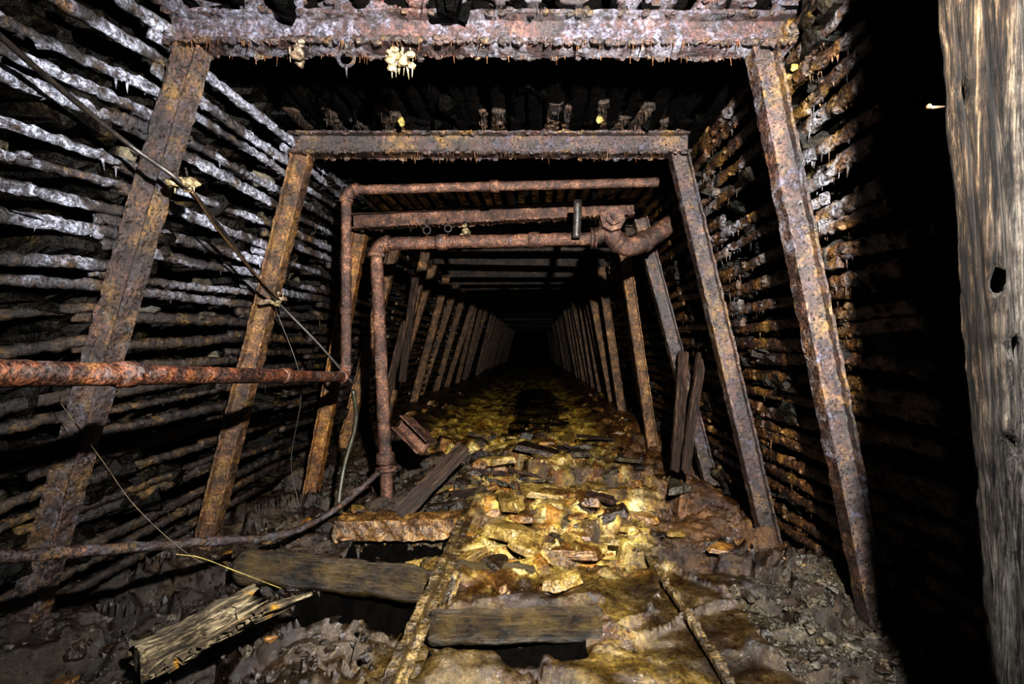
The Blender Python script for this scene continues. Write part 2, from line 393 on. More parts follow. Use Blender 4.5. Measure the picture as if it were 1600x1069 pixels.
sset(4.,W(553,347,4),W(990,325,4),(W(563,366,4),W(478,812,4)),(W(1000,342,4),W(1112,760,4)),True,'sagging steel set with tilted cap beam and pushed-in leg',m_setor)
for i in range(5,35):
    y=float(i)+R.uniform(-.18,.18); d=R.uniform(-.06,.06); L,Q=legs(y,dx=d)
    L=(L[0]+Vector((R.uniform(-.03,.05),0,0)),L[1]+Vector((R.uniform(-.14,.14),R.uniform(-.06,.06),0))); Q=(Q[0]+Vector((R.uniform(-.05,.03),0,0)),Q[1]+Vector((R.uniform(-.18,.08),R.uniform(-.06,.06),0)))
    sset(y,Vector((-1.64+d,y,zb+R.uniform(-.07,.01))),Vector((1.15+d,y,zb+R.uniform(-.07,.01))),L,Q,i<9,lab)

# ------------------------------------------------------------------ lagging bars
def barmesh(p0,p1,w,h,seed,drips=0,st=.025,n=8,amp=.014,lumps=0):
    p0=Vector(p0);p1=Vector(p1); pts=resample([p0,p1],st)
    sag=R.uniform(-.006,.012); bx=R.uniform(-.008,.008)
    m=len(pts)-1
    for i,p in enumerate(pts):
        t=i/m; p.z-=sag*math.sin(math.pi*t); p.x+=bx*math.sin(2*math.pi*t+seed)
    v,f=sweep(pts,[(h/2*math.copysign(abs(math.cos(a))**.7,math.cos(a)),w/2*math.copysign(abs(math.sin(a))**.7,math.sin(a))) for a in [2*math.pi*(k+.5)/n for k in range(n)]],Vector((0.01,0,1)),amp,26.,seed)
    parts=[(v,f)]
    for k in range(drips):
        p=pts[R.randrange(len(pts))]
        parts.append(cone(p-Vector((R.uniform(-w,w)*.4,0,h*.25)),R.uniform(.004,.010),R.uniform(.015,.07)*R.uniform(.3,1),R.random()))
    for k in range(lumps):
        p=pts[R.randrange(len(pts))]+Vector((R.uniform(-w,w)*.4,R.uniform(-.03,.03),R.uniform(-h,h)*.4))
        parts.append(lump(p,R.uniform(.006,.018),k))
    return merge(parts)
GL='rusted lagging bars lining the walls'
far=[]
PITCH=.110
for bay in range(1,34):
    near=bay<=5
    for side in (0,1):
        z=ZT+.10
        while z>(.12 if bay<5 else .3):
            zz=z+R.uniform(-.028,.028)
            y0=bay-.06+R.uniform(-.05,.02); y1=bay+1.08+R.uniform(-.05,.06)
            if side==1 and bay==1: y0=1.60+R.uniform(-.05,.05)
            t0=R.uniform(-.03,.03); t1=R.uniform(-.03,.03)
            if side==0 and bay==1: t0-=.13+R.uniform(-.02,.03)
            if side==0 and bay==2: t0-=.04
            fx=xl if side==0 else xr; sg=-1 if side==0 else 1
            o0=.03+R.uniform(0,.02); o1=.03+R.uniform(0,.02)
            p0=Vector((fx(zz+t0)+sg*o0,y0,zz+t0)); p1=Vector((fx(zz+t1)+sg*o1,y1,zz+t1))
            z-=PITCH
            if near:
                if R.random()<.05 and bay>1: continue
                if side==0: dr=R.randint(0,4) if bay<4 else 0; hh=R.uniform(.036,.062); am=.011; lp=R.randint(3,10) if bay<3 else 0
                else: dr=R.randint(12,24) if bay<4 else 0; hh=R.uniform(.054,.074); am=.013; lp=R.randint(8,18) if bay<3 else 0
                v,f=barmesh(p0,p1,R.uniform(.03,.045),hh,R.random()*50,dr,.022 if bay<4 else .06,8,am,lp)
                ob=mk('lagging_bar',v,f,m_bar if side==0 else m_barr)
                if side==0: lb='rusted lagging bar caked with white mineral crust' if (zz>1.6 and bay<3) else 'dark rusted lagging bar stained orange against slate'
                else: lb='wet rust-coated lagging bar with hanging drips' if bay<4 else 'dark rusted lagging bar behind steel legs'
                tag(ob,lb,'bar',GL)
            else:
                far.append(barmesh(p0,p1,.04,.06,1,0,1.2,4,0))
    if bay>=2:
        for k in range(23):
            x=-1.58+.122*k+R.uniform(-.012,.012)
            z0=ZT+BD+.055+R.uniform(0,.02)
            p0=Vector((x,bay-.06,z0)); p1=Vector((x+R.uniform(-.03,.03),bay+1.05+R.uniform(-.04,.05),z0+R.uniform(-.005,.02)))
            if bay<4:
                v,f=barmesh(p0,p1,R.uniform(.07,.10),.035,R.random()*50,R.randint(4,12),.03,8)
                tag(mk('roof_lagging_bar',v,f,m_roofb),'rusted, shade-painted roof lagging bar with drips and pale crust','bar','roof lagging bars over the steel sets')
            elif bay<22: far.append(barmesh(p0,p1,.08,.04,1,0,1.2,4,0))
v,f=merge(far); o=mk('distant_lagging_bars',v,f,m_barr,smooth=False,recalc=False); o['kind']='stuff'; tag(o,'dense rusted lagging bars deep along the drift','lagging bars')
for k in range(16):
    x=-1.55+.175*k+R.uniform(-.03,.03); z0=ZC+1.322+BD+.026
    v,f=barmesh((x,1.90+R.uniform(0,.05),z0),(x+R.uniform(-.03,.03),2.2,z0),R.uniform(.09,.16),.038,R.random()*40,5,.02,8,.014,12)
    tag(mk('roof_lagging_bar',v,f,m_beam),'stub of roof lagging crusted white over cap beam','bar','roof lagging bars over the steel sets')
for k in range(15):
    x=R.uniform(-1.5,.95); z0=ZC+1.278+BD+.03
    v,f=barmesh((x,2.80+R.uniform(-.14,.12),z0+R.uniform(0,.03)),(x+R.uniform(-.05,.05),3.06,z0),R.uniform(.02,.09),R.uniform(.015,.035),R.random()*40,R.randint(4,18),.015,8,.014,R.randint(0,8))
    tag(mk('roof_lagging_bar',v,f,m_capf),'ragged rusted stub of roof lagging above cap beam','bar','roof lagging bars over the steel sets')

# ------------------------------------------------------------------ pipes
def ring(p,d,r,l,n=14,amp=.0):
    p=Vector(p); d=Vector(d).normalized(); up=Vector((.13,.1,1)) if abs(d.z)<.9 else Vector((1,.1,0))
    return sweep([p-d*l/2,p-d*l*.35,p+d*l*.35,p+d*l/2] ,circ(1,n),up,amp,30,0,lambda t:r*(1. if .2<t<.8 else .86))
def hexn(p,d,r,l,n=6):
    p=Vector(p); d=Vector(d).normalized(); up=Vector((.13,.1,1)) if abs(d.z)<.9 else Vector((1,.1,0))
    return sweep([p-d*l/2,p+d*l/2],circ(r,n),up)
A=W(-40,583,1.02); B=W(541,588,3.18); C=W(541,297,3.18); D=W(1028,285,3.25)
r1=.034
e=empty('small_pipe_run',B,'long thin rusted pipe turning up and across the drift','pipe')
v,f=tube([A,B-Vector((0,.07,0))],r1,16,.003,1,step=.02,fr=35); mk('pipe_length',v,f,m_pipe2,e)['label']='bright orange-rusted horizontal pipe length'
v,f=tube([B+Vector((0,0,.06)),C-Vector((0,0,.06))],r1,16,.004,2,up=Vector((1,0,0)),step=.03,fr=35); mk('pipe_length',v,f,m_pipe,e)
v,f=tube([C+Vector((.06,0,0)),D],r1*.95,16,.004,3,step=.03,fr=35); mk('pipe_length',v,f,m_pipe,e)
def elbow(p,d0,d1,r,rb,par,mat):
    p=Vector(p);d0=Vector(d0);d1=Vector(d1)
    c=p+(d0+d1)*rb; pts=[]
    for k in range(9):
        a=k/8*math.pi/2; pts.append(c-d1*rb*math.cos(a)-d0*rb*math.sin(a))
    nrm=d0.cross(d1)
    v,f=sweep(pts,circ(r,14),nrm,.002,20)
    v2,f2=ring(p+d0*rb,d0,r*1.18,.035); v3,f3=ring(p+d1*rb,d1,r*1.18,.035)
    return mk('elbow',*merge([(v,f),(v2,f2),(v3,f3)]),mat,par)
elbow(B,(0,-1,0),(0,0,1),r1*1.15,.07,e,m_pipe2)
elbow(C,(0,0,-1),(1,0,0),r1*1.15,.07,e,m_pipe)
for t in (.18,.62):
    mk('coupling',*ring(A.lerp(B,t),B-A,r1*1.22,.07),m_pipe2,e)
for t in (.47,): mk('coupling',*ring(C.lerp(D,t),D-C,r1*1.25,.07),m_pipe,e)
mk('coupling',*ring(B.lerp(C,.35),C-B,r1*1.22,.06),m_pipe,e)
Y2=3.55; r2=.048
A=W(606,800,Y2+.0); B=W(588,381,Y2); C=W(930,373,Y2)
e=empty('large_pipe_run',A,'heavy rusted pipe rising then crossing to valve fitting','pipe')
v,f=tube([A,B-Vector((0,0,.09))],r2,16,.006,4,up=Vector((1,0,0)),step=.03,fr=28); mk('pipe_length',v,f,m_pipe,e)
v,f=tube([B+Vector((.09,0,0)),C],r2*1.05,16,.006,5,step=.03,fr=28); mk('pipe_length',v,f,m_pipe,e)
elbow(B,(0,0,-1),(1,0,0),r2*1.2,.09,e,m_pipe)
mk('coupling',*ring(A.lerp(B,.2),B-A,r2*1.45,.09,14,.01),m_pipe,e)
mk('coupling',*ring(A.lerp(B,.16),B-A,r2*1.7,.03,14,.006),m_pipe,e)
for t in (.3,.72): mk('coupling',*ring(B.lerp(C,t),C-B,r2*1.3,.09,14,.006),m_pipe,e)
for dx,rr in ((-.03,.085),(.0,.085)): mk('flange',*ring(C+Vector((dx,0,0)),C-B,rr,.022,18),m_pipe,e)
T=W(953,349,Y2-.02)
pts=spline([T+Vector((0,.05,.03)),T+Vector((.0,0,-.06)),W(964,378,Y2),W(986,386,Y2+.02),W(1015,373,Y2+.06),W(1048,350,Y2+.12)],8)
fit=mk('fitting_body',*merge([tube(pts,.075,18,.005,6,up=Vector((0,1,0))),tube([T+Vector((0,.09,0)),T+Vector((0,-.09,0))],.088,18,.004,7),tube([C,T+Vector((0,0,-.04))],.062,16)]),m_pipe,e)
mk('cap_nut',*merge([hexn(T+Vector((0,-.11,0)),(0,1,0),.095,.05,8),hexn(T+Vector((0,-.15,0)),(0,1,0),.06,.05,6),hexn(T+Vector((0,-.185,0)),(0,1,0),.03,.04,4)]),m_pipe,e,smooth=False)
for k in (17,30): mk('coupling',*ring(pts[k],pts[k+1]-pts[k-1],.088,.05,18),m_pipe,e)
v,f=sweep(resample([W(903,312,3.42),W(901,372,3.42)],.03),[(.03,.006),(.03,-.006),(-.03,-.006),(-.03,.006)],Vector((1,0,0)),.003)
tag(mk('strap_hanger',v,f,m_cable),'dark iron strap hanging from beam around pipe','hanger')
pts=spline([W(-60,876,1.28),W(120,862,1.6),W(300,848,2.1),W(440,836,2.55),W(525,795,3.0),W(592,738,3.4)],14)
tag(mk('sagging_pipe',*tube(pts,.021,12,.005,9,fr=35),m_set),'thin rusty sagging pipe running low beside lagging','pipe')
pts=spline([W(552,610,3.2),W(556,660,3.25),W(538,730,3.2),W(530,790,3.1),W(545,812,3.0)],10)
tag(mk('hanging_hose',*tube(pts,.015,10,.002,1),m_hose),'olive hose hanging from pipe corner to ground','hose')

def cable(pts,r,mat,name,label,cat='cable'):
    return tag(mk(name,*tube(spline(pts,10),r,8,.001,1),mat),label,cat)
cable([W(-30,30,1.25),W(90,135,1.5),W(200,225,1.75),W(286,288,1.88),W(340,350,2.2),W(395,425,2.6),W(432,470,2.87),W(500,540,3.05),W(552,600,3.2)],.010,m_cable,'power_cable','old dark cable running diagonally between clamped insulators')
cable([W(300,300,1.9),W(345,365,2.2),W(400,430,2.6),W(436,468,2.87)],.006,m_wire,'thin_wire','frayed brownish wire strung beside the cable','wire')
cable([W(95,630,1.8),W(160,720,1.9),W(215,795,1.95),W(300,870,2.0),W(372,900,2.05),W(430,918,2.1)],.0015,m_wire,'thin_wire','loose thin brown wire drooping over lagging','wire')
cable([W(275,866,1.9),W(315,872,1.95),W(370,893,2.0),W(440,920,2.1)],.0018,m_yelc,'thin_wire','bent yellowed wire lying over rubble','wire')
cable([W(430,480,2.85),W(470,600,2.9),W(455,720,2.9),W(470,800,2.9)],.003,m_cable,'thin_wire','slack black wire hanging down the lagging','wire')

def lathe(p,axis,prof,n=14,amp=0.):
    p=Vector(p);d=Vector(axis).normalized(); up=Vector((0,0,1)) if abs(d.z)<.9 else Vector((1,0,0))
    u=(up-d*up.dot(d)).normalized(); w=d.cross(u); V=[];Fc=[]
    for h,r in prof:
        for k in range(n):
            a=2*math.pi*k/n; q=p+d*h+u*r*math.cos(a)+w*r*math.sin(a)
            if amp: q+=Vector((N(q.x*40,q.y*40,q.z*40),N(q.y*40,q.z*40,3+q.x*40),N(q.z*40,q.x*40,q.y*40+9)))*amp
            V.append(q)
    m=len(prof)
    for i in range(m-1):
        for j in range(n): Fc.append((i*n+j,i*n+(j+1)%n,(i+1)*n+(j+1)%n,(i+1)*n+j))
    Fc.append(tuple(range(n))); Fc.append(tuple((m-1)*n+j for j in range(n))); return V,Fc
INS=[(-.05,.012),(-.045,.024),(-.03,.026),(-.022,.016),(-.008,.016),(0,.030),(.018,.034),(.03,.028),(.036,.018),(.05,.016),(.055,.008)]
def insulator(p,axis,sc,label,rag=0,mat=None):
    mat=mat or m_ceram
    e=empty('insulator',p,label,'insulator','ceramic cable insulators')
    p=Vector(p)
    mk('ceramic_body',*lathe(p,axis,[(h*sc,r*sc) for h,r in INS],14,.016),mat,e)
    mk('bracket',*tube([p+Vector((0,0,.095*sc)),p+Vector((.01,0,.03*sc)),p+Vector((.012,-.012,-.02*sc))],.008*sc,8),m_set,e)
    if rag:
        parts=[]
        for k in range(rag):
            q=p+Vector((R.uniform(-.05,.05),R.uniform(-.02,.02),R.uniform(-.03,.05)))
            parts.append(lump(q,R.uniform(.005,.016),k)) if k%2 else parts.append(cone(q,R.uniform(.003,.008),R.uniform(.02,.055),k))
        o=mk('crust_flakes',*merge(parts),mat,e,smooth=False); o['kind']='stuff'
    return e
m_ceramd=simple('grimy_ceramic',(.02,.012,.008),(.16,.12,.085),40,.4,.014)
insulator(W(467,88,1.96),(.3,-1,.2),.85,'grimy ceramic insulator hanging under crusted cap beam',4,m_ceramd)
insulator(W(627,96,1.96),(.8,-.6,-.5),.75,'ragged crusted insulator hanging under cap beam',34)
insulator(W(727,362,3.9),(.2,-1,-.3),1.0,'whitish insulator hooked under tilted beam',6)
for (a,b,y) in ((290,286,1.90),(432,470,2.89)):
    insulator(W(a,b,y),(.9,-.5,.2),.65,'dirty ceramic cable clamp fixed to steel leg',8)
    v,f=sweep(resample([W(a-24,b+4,y+.02),W(a+14,b-3,y+.02)],.02),[(.013,.02),(.013,-.02),(-.013,-.02),(-.013,.02)],Vector((0,0,1)),.004,30)
    tag(mk('clamp_block',v,f,m_ceramd,smooth=False),'pale wooden clamp block on steel leg','clamp')
def ringhook(p,r):
    p=Vector(p); pts=[p+Vector((r*math.sin(a),0,r*math.cos(a))) for a in [2*math.pi*k/18 for k in range(19)]]
    pts2=[p+Vector((0,0,r)),p+Vector((0,0,r+.06))]
    return merge([sweep(pts,circ(.008,8),Vector((0,1,0)),.002,30),tube(pts2,.008,8,up=Vector((1,0,0))),cone(p-Vector((0,0,r)),.009,.05,1)])
for px,py,y,r in ((541,92,1.97,.034),(667,360,3.95,.032),(700,357,3.95,.03)):
    tag(mk('ring_hook',*ringhook(W(px,py,y),r),m_set),'rusted iron ring hook hanging below beam','hook','iron ring hooks')

# ------------------------------------------------------------------ timber
def plank(p0,p1,w,t,name,label,mat,cat='timber',seed=1.,splinter=.04,roll=0.,up=Vector((0,0,1)),grp=None,amp=.006):
    p0=Vector(p0);p1=Vector(p1);d=p1-p0;L=d.length
    prof=[];n=6
    for k in range(n): prof.append((t/2,-w/2+w*k/n))
    for k in range(3): prof.append((t/2-t*k/3,w/2))
    for k in range(n): prof.append((-t/2,w/2-w*k/n))
    for k in range(3): prof.append((-t/2+t*k/3,-w/2))
    c,s_=math.cos(roll),math.sin(roll); prof=[(a*c-b*s_,a*s_+b*c) for a,b in prof]
    pts=resample([Vector((-L/2,0,0)),Vector((L/2,0,0))],.03)
    V,Fc=sweep(pts,prof,Vector((0,0,1)),amp,9.,seed)
    m=len(prof)
    for j in range(m):
        o=R.uniform(0,splinter); V[j].x+=o; V[-1-j].x-=R.uniform(0,splinter)
    me=bpy.data.meshes.new(name); me.from_pydata(V,[],Fc); me.materials.append(mat)
    bm=bmesh.new(); bm.from_mesh(me); bmesh.ops.recalc_face_normals(bm,faces=bm.faces); bm.to_mesh(me); bm.free()
    o=bpy.data.objects.new(name,me); COL.objects.link(o)
    x=d.normalized(); z=(up-x*up.dot(x)).normalized(); y=z.cross(x)
    o.matrix_world=Matrix.Translation((p0+p1)/2)@Matrix((x,y,z)).transposed().to_4x4()
    return tag(o,label,cat,grp)
plank(W(618,812,2.95),W(728,697,3.35),.12,.06,'loose_plank','dark broken plank propped across rubble',m_plank,seed=2,splinter=.08)
plank(W(1056,742,3.6),W(1068,545,3.85),.085,.04,'leaning_plank','split plank leaning beside steel leg',m_plank,seed=3,up=Vector((0,-1,.2)),splinter=.15)
plank(W(1070,742,3.45),W(1101,518,3.7),.07,.035,'leaning_plank','pale-edged splintered plank leaning on lagging',m_plank,seed=4,up=Vector((.2,-1,.2)),splinter=.18)
plank(W(628,600,5.2),W(650,430,5.3),.08,.04,'leaning_plank','narrow plank standing against the lagging',m_plank,seed=5,up=Vector((0,-1,.2)),splinter=.1)
plank(W(600,640,4.6),W(634,500,4.8),.07,.04,'leaning_plank','broken slat standing against the lagging',m_plank,seed=6,up=Vector((0,-1,.2)),splinter=.1)
frags=[(880,690,4.6,940,700,4.4),(960,712,4.2,1005,705,4.3),(770,712,4.2,850,722,4.0),(1000,735,3.9,1050,745,3.8),(900,668,5.2,960,655,5.4),(690,730,3.7,760,745,3.6),(720,700,3.9,700,750,3.5),(640,760,3.4,710,748,3.5),(760,690,4.4,800,705,4.2),(660,745,3.5,700,715,3.8),(730,735,3.7,790,728,3.9),(625,735,3.7,690,722,3.8),(700,765,3.3,770,752,3.5)]
for k in range(12):
    x=R.uniform(-.8,1.1); y=R.uniform(3.2,5.6); a=R.uniform(-.7,.7); L=R.uniform(.12,.35)
    p=Vector((x,y,0));q=p+Vector((math.cos(a)*L,math.sin(a)*L,0)); frags.append((p,q))
for k,fr in enumerate(frags):
    if len(fr)==6: p=W(*fr[:3]);q=W(*fr[3:])
    else: p,q=fr
    p.z=fh(p.x,p.y)+.03+R.uniform(0,.07); q.z=fh(q.x,q.y)+.03
    plank(p,q,R.uniform(.04,.10),R.uniform(.02,.045),'broken_plank','short sodden plank fragment in muddy rubble',m_tie if k%2 else m_plank,seed=k*3.1,grp='plank fragments in the rubble',splinter=.07,roll=R.uniform(-.4,.4))
v,f=hbeam(W(628,660,3.75),W(668,700,3.6),D=.13,Wd=.16,seed=4,step=.03)
tag(mk('steel_offcut',v,f,m_pipe,smooth=False),'short rusty channel offcut lying on rubble','steel scrap')
p0=Vector((-1.28,2.93,.15));p1=Vector((-.42,2.93,.17))
plank(p0,p1,.15,.13,'track_tie','squared track tie coated with orange rust mud',m_orange,'track tie',seed=11,splinter=.06,amp=.020,grp='track ties')
def log(p0,p1,r,label,mat,name='track_tie',cat='track tie',grp='track ties',amp=.02,hollow=False,seed=3.):
    p0=Vector(p0);p1=Vector(p1);d=p1-p0;L=d.length
    pts=resample([Vector((-L/2,0,0)),Vector((L/2,0,0))],.025)
    V,Fc=sweep(pts,circ(r,30),Vector((0,0,1)),amp,4.5,seed,(lambda t:1.0 if hollow else (1.0-.35*max(0,abs(t-.5)*2-.93)/.07)))
    for j in range(30):
        V[j].x+=R.uniform(0,.03); V[-1-j].x-=R.uniform(0,.16 if hollow else .03)
    me=bpy.data.meshes.new(name); me.from_pydata(V,[],Fc); me.materials.append(mat)
    bm=bmesh.new(); bm.from_mesh(me); bmesh.ops.recalc_face_normals(bm,faces=bm.faces); bm.to_mesh(me); bm.free()
    me.polygons.foreach_set('use_smooth',[len(p.vertices)==4 for p in me.polygons])
    o=bpy.data.objects.new(name,me); COL.objects.link(o)
    x=d.normalized(); z=Vector((0,0,1)); z=(z-x*z.dot(x)).normalized(); y=z.cross(x)
    o.matrix_world=Matrix.Translation((p0+p1)/2)@Matrix((x,y,z)).transposed().to_4x4()
    return tag(o,label,cat,grp)
log((-1.6,2.46,.13),(-.40,2.32,.08),.085,'round dark sodden log tie spanning a hole',m_tie,amp=.016)
log((-.46,1.93,.115),(.30,1.96,.12),.070,'wet glistening round tie sunk in mud',m_tie,seed=5,amp=.014)
log((-.62,2.5,.09),(.02,2.47,.06),.06,'thin muddy round tie between rails',m_tie,seed=6,amp=.014)
log(W(208,1040,1.62),W(412,935,1.98),.070,'pale split birch log with orange fungus stains',m_birch,'split_log','log',None,.04,True)
for k in range(10):
    plank(W(225+20*k,1066-12*k,1.6),W(385+12*k,962-4*k,1.9),R.uniform(.02,.045),.018,'wood_splinter','long pale splinter beside the split log',m_birch,seed=k,splinter=.16,grp='wood splinters',roll=R.uniform(-.6,.6))
def rail(pts,label,h=.085,amp=.012):
    k=h/.085
    prof=[(.085,-.018),(.085,.018),(.065,.02),(.055,.006),(.015,.006),(.008,.04),(0,.04),(0,-.04),(.008,-.04),(.015,-.006),(.055,-.006),(.065,-.02)]
    v,f=sweep(resample(spline(pts,6),.02),[(a*k,b*k) for a,b in prof],Vector((0,0,1)),amp,20.)
    tag(mk('rail',v,f,m_mudst,smooth=False),label,'rail','track rails')
rail([(-.49,1.35,.12),(-.475,1.8,.145),(-.46,2.3,.155),(-.45,2.8,.17),(-.45,3.25,.16)],'narrow mine rail caked in ochre mud on ties',.085,.013)
rail([(.70,1.4,.028),(.69,1.9,.038),(.67,2.3,.04),(.66,2.75,.01)],'mud-buried mine rail barely breaking the surface',amp=.022)

def post():
    V=[];Fc=[]
    A=Vector((.835,.88));dx=Vector((.74,-.67));dy=Vector((.67,.74))
    Wd,Dp=.26,.13; ring_=[]
    for k in range(64): ring_.append((k/64*Wd,0))
    for k in range(6): ring_.append((Wd,k/6*Dp))
    for k in range(10): ring_.append((Wd-k/10*Wd,Dp))
    for k in range(6): ring_.append((0,Dp-k/6*Dp))
    m=len(ring_)
    o=Vector((.90,.85,0))
    zs=[.0+ i*2.75/300 for i in range(301)]
    for z in zs:
        sh=-.078*(z-ZC)
        for (a,b) in ring_:
            u=a/Wd*2-1
            g=0
            if b==0 and abs(u)>.8: g-=.02*((abs(u)-.8)/.2)**2
            q=A+dx*a+dy*b
            p=Vector((q.x+sh,q.y,z))
            g+=.008*noise.fractal(Vector((a*42,b*26,z*.8)),.85,2.1,5)+.003*N(0,b*3,z*2)
            ck=abs(N(a*20+.15*N(0,1,z*2),5,z*.4)); g-=.024*max(0,1-ck/.07)
            for (ka,kz,kr,dp) in ((.024,1.79,.009,.02),(.050,1.425,.009,.08),(.062,1.30,.009,.02),(.02,2.0,.007,.02),(.05,1.12,.009,.02)):
                if b==0:
                    dd=((a-ka+.006*N(z*40,a*40))**2+((z-kz)/2.4)**2)**.5
                    g+=-dp*math.exp(-(dd/kr)**4)+.004*math.exp(-((dd-kr*1.8)/kr)**2)
            nrm=Vector((-dy.x,-dy.y,0)) if b<Dp*.5 else Vector((dy.x,dy.y,0))
            p+=nrm*g
            if a<.01: p+=Vector((-dx.x,-dx.y,0))*.006*noise.fractal(Vector((3,b*9,z*6)),.8,2.1,5)
            V.append(p-o)
    for i in range(len(zs)-1):
        for j in range(m): Fc.append((i*m+j,i*m+(j+1)%m,(i+1)*m+(j+1)%m,(i+1)*m+j))
    Fc.append(tuple(range(m))); Fc.append(tuple((len(zs)-1)*m+j for j in range(m)))
    e=mk('timber_post',[v+o for v in V],Fc,m_post,origin=o)
    tag(e,'weathered upright timber post with knots and pale grain','post')
    v,f=tube([W(1474,168,.90),W(1455,168,.885)],.003,8); v2,f2=lathe(W(1455,168,.885),(-1,0,0),[(0,.004),(.003,.006),(.006,.003)],8,.004)
    mk('nail',*merge([(v,f),(v2,f2)]),m_wire,e)
post()

# ------------------------------------------------------------------ rocks
def hull(seed,npt=16,flat=(1,1,1)):
    r=random.Random(seed); bm=bmesh.new()
    for _ in range(npt):
        v=Vector((r.gauss(0,1),r.gauss(0,1),r.gauss(0,1))).normalized()*r.uniform(.75,1.)
        bm.verts.new((v.x*flat[0],v.y*flat[1],v.z*flat[2]))
    res=bmesh.ops.convex_hull(bm,input=bm.verts)
    bmesh.ops.delete(bm,geom=[g for g in res['geom_interior'] if isinstance(g,bmesh.types.BMVert)],context='VERTS')
    return bm
def rockmesh(name,seed,mat,flat,slab=False):
    if slab:   # broken plate: irregular polygon outline, thin, with bevelled rim
        r=random.Random(seed); bm=bmesh.new(); n=r.randint(5,8); ang=sorted(r.uniform(0,6.28) for _ in range(n)); top=[];bot=[]
        for a in ang:
            rr=r.uniform(.6,1.); x=math.cos(a)*rr*flat[0]; y=math.sin(a)*rr*flat[1]
            top.append((x*.85,y*.85,flat[2]*r.uniform(.5,1.))); bot.append((x,y,-flat[2]*.6))
        for p in top+bot: bm.verts.new(p)
        res=bmesh.ops.convex_hull(bm,input=bm.verts)
        bmesh.ops.delete(bm,geom=[g for g in res['geom_interior'] if isinstance(g,bmesh.types.BMVert)],context='VERTS')
    else: bm=hull(seed,13,flat)
    bmesh.ops.bevel(bm,geom=bm.edges[:],offset=.03,segments=1,affect='EDGES')
    bmesh.ops.triangulate(bm,faces=bm.faces)
    bmesh.ops.subdivide_edges(bm,edges=bm.edges[:],cuts=2,use_grid_fill=True)
    for v in bm.verts:
        v.co+=v.co.normalized()*(.05 if slab else .07)*noise.fractal(v.co*3+Vector((seed,0,0)),.7,2.1,3)
    bmesh.ops.recalc_face_normals(bm,faces=bm.faces)
    me=bpy.data.meshes.new(name); bm.to_mesh(me); bm.free(); me.materials.append(mat); return me
meshes={};flats={}
for key,mat in (('g',m_grey),('y',m_yel),('o',m_orr),('d',m_drk)):
    meshes[key]=[rockmesh('rock_'+key,i*7+ord(key),mat,(1,R.uniform(.6,.9),R.uniform(.35,.65))) for i in range(6)]
    flats[key]=[rockmesh('slab_'+key,i*5+ord(key)+300,mat,(1,R.uniform(.5,.95),R.uniform(.11,.22)),True) for i in range(10)]
LB={'g':'grey angular slate stone lying in wet rubble','y':'ochre mud coated flat stone on drift floor','o':'orange rust coated stone in muddy rubble','d':'dark reddish iron-stained stone in rubble'}
def rock(x,y,s,key,sink=.25,z=None,tilt=.35,flat=False):
    me=R.choice((flats if flat else meshes)[key]); o=bpy.data.objects.new('rock',me); COL.objects.link(o)
    o.scale=(s,s*R.uniform(.8,1.2),s*R.uniform(.8,1.2)); o.rotation_euler=(R.uniform(-tilt,tilt),R.uniform(-tilt,tilt),R.uniform(0,6.28))
    zz=fh(x,y)+s*(.45-sink)*(.25 if flat else .6)+(.010 if flat else 0)
    o.location=(x,y,zz); tag(o,LB[key],'rock','loose rubble stones on the floor'); return o
specific=[(800,825,.20,'y'),(855,770,.20,'y'),(760,835,.12,'y'),(690,890,.13,'y'),(650,885,.1,'y'),(905,770,.15,'y'),(940,795,.20,'y'),(1000,820,.12,'y'),(1060,770,.21,'g'),
(1050,850,.10,'y'),(980,850,.12,'y'),(880,905,.12,'y'),(760,900,.10,'y'),(1080,885,.05,'y'),(720,770,.05,'d'),(715,745,.05,'g'),(650,730,.13,'g'),(675,745,.10,'g'),(630,755,.08,'g'),
(640,715,.09,'g'),(700,735,.07,'g'),(735,745,.08,'g'),(660,765,.08,'o'),(750,765,.07,'y'),(690,775,.07,'y'),(590,790,.06,'o'),(770,705,.09,'d'),(800,715,.08,'d'),(870,700,.08,'d'),(790,690,.09,'o'),
(715,800,.04,'o'),(825,683,.15,'d'),(845,690,.12,'d'),(855,675,.1,'d'),(905,715,.07,'o'),(935,690,.06,'d'),(745,720,.08,'d'),(700,715,.09,'d'),(780,735,.1,'o'),(575,770,.09,'o'),(560,790,.08,'y'),
(400,800,.14,'g'),(440,820,.10,'g'),(1300,880,.06,'y'),(1160,840,.08,'o'),(1230,870,.06,'o'),(1020,760,.10,'o'),(1130,800,.08,'o'),(740,870,.1,'y'),(830,860,.15,'y'),(900,850,.13,'y'),(1000,700,.09,'d'),(960,735,.08,'o'),(850,735,.12,'y'),(540,840,.06,'o')]
for px,py,s_,k in specific:
    y=F*1.15/(py-VY)
    for _ in range(4): y=F*(ZC-fh((px-VX)*y/F,y)-s_*.2)/(py-VY)
    rock((px-VX)*y/F,y,s_*(1.3 if k=='y' else 1),k,.25,flat=(k=='y' or py>760),tilt=.18)
for _ in range(70):   # broken slabs
    y=R.uniform(2.3,5.2); x=R.gauss(.15,.5)
    if mudmask(x,y)>.4 or pits(x,y)>.02 or (x<-.4 and y<3.1) or not -1.2<x<1.3: continue
    rock(x,y,(.08+.24*R.random()**1.6)*(1 if y>3 else .85),R.choice('yyyoodg' if abs(x-.2)<.6 else 'oddo'),.25,flat=True,tilt=.22)
for _ in range(110):
    y=R.uniform(2.9,7.5); x=R.uniform(-1.3,1.3)
    if mudmask(x,y)>.3 or pits(x,y)>.02 or (x<-.35 and y<3.1): continue
    k=R.choice('yoood' if abs(x)<.6 else 'oddo'); rock(x,y,R.uniform(.02,.065),k,.35)
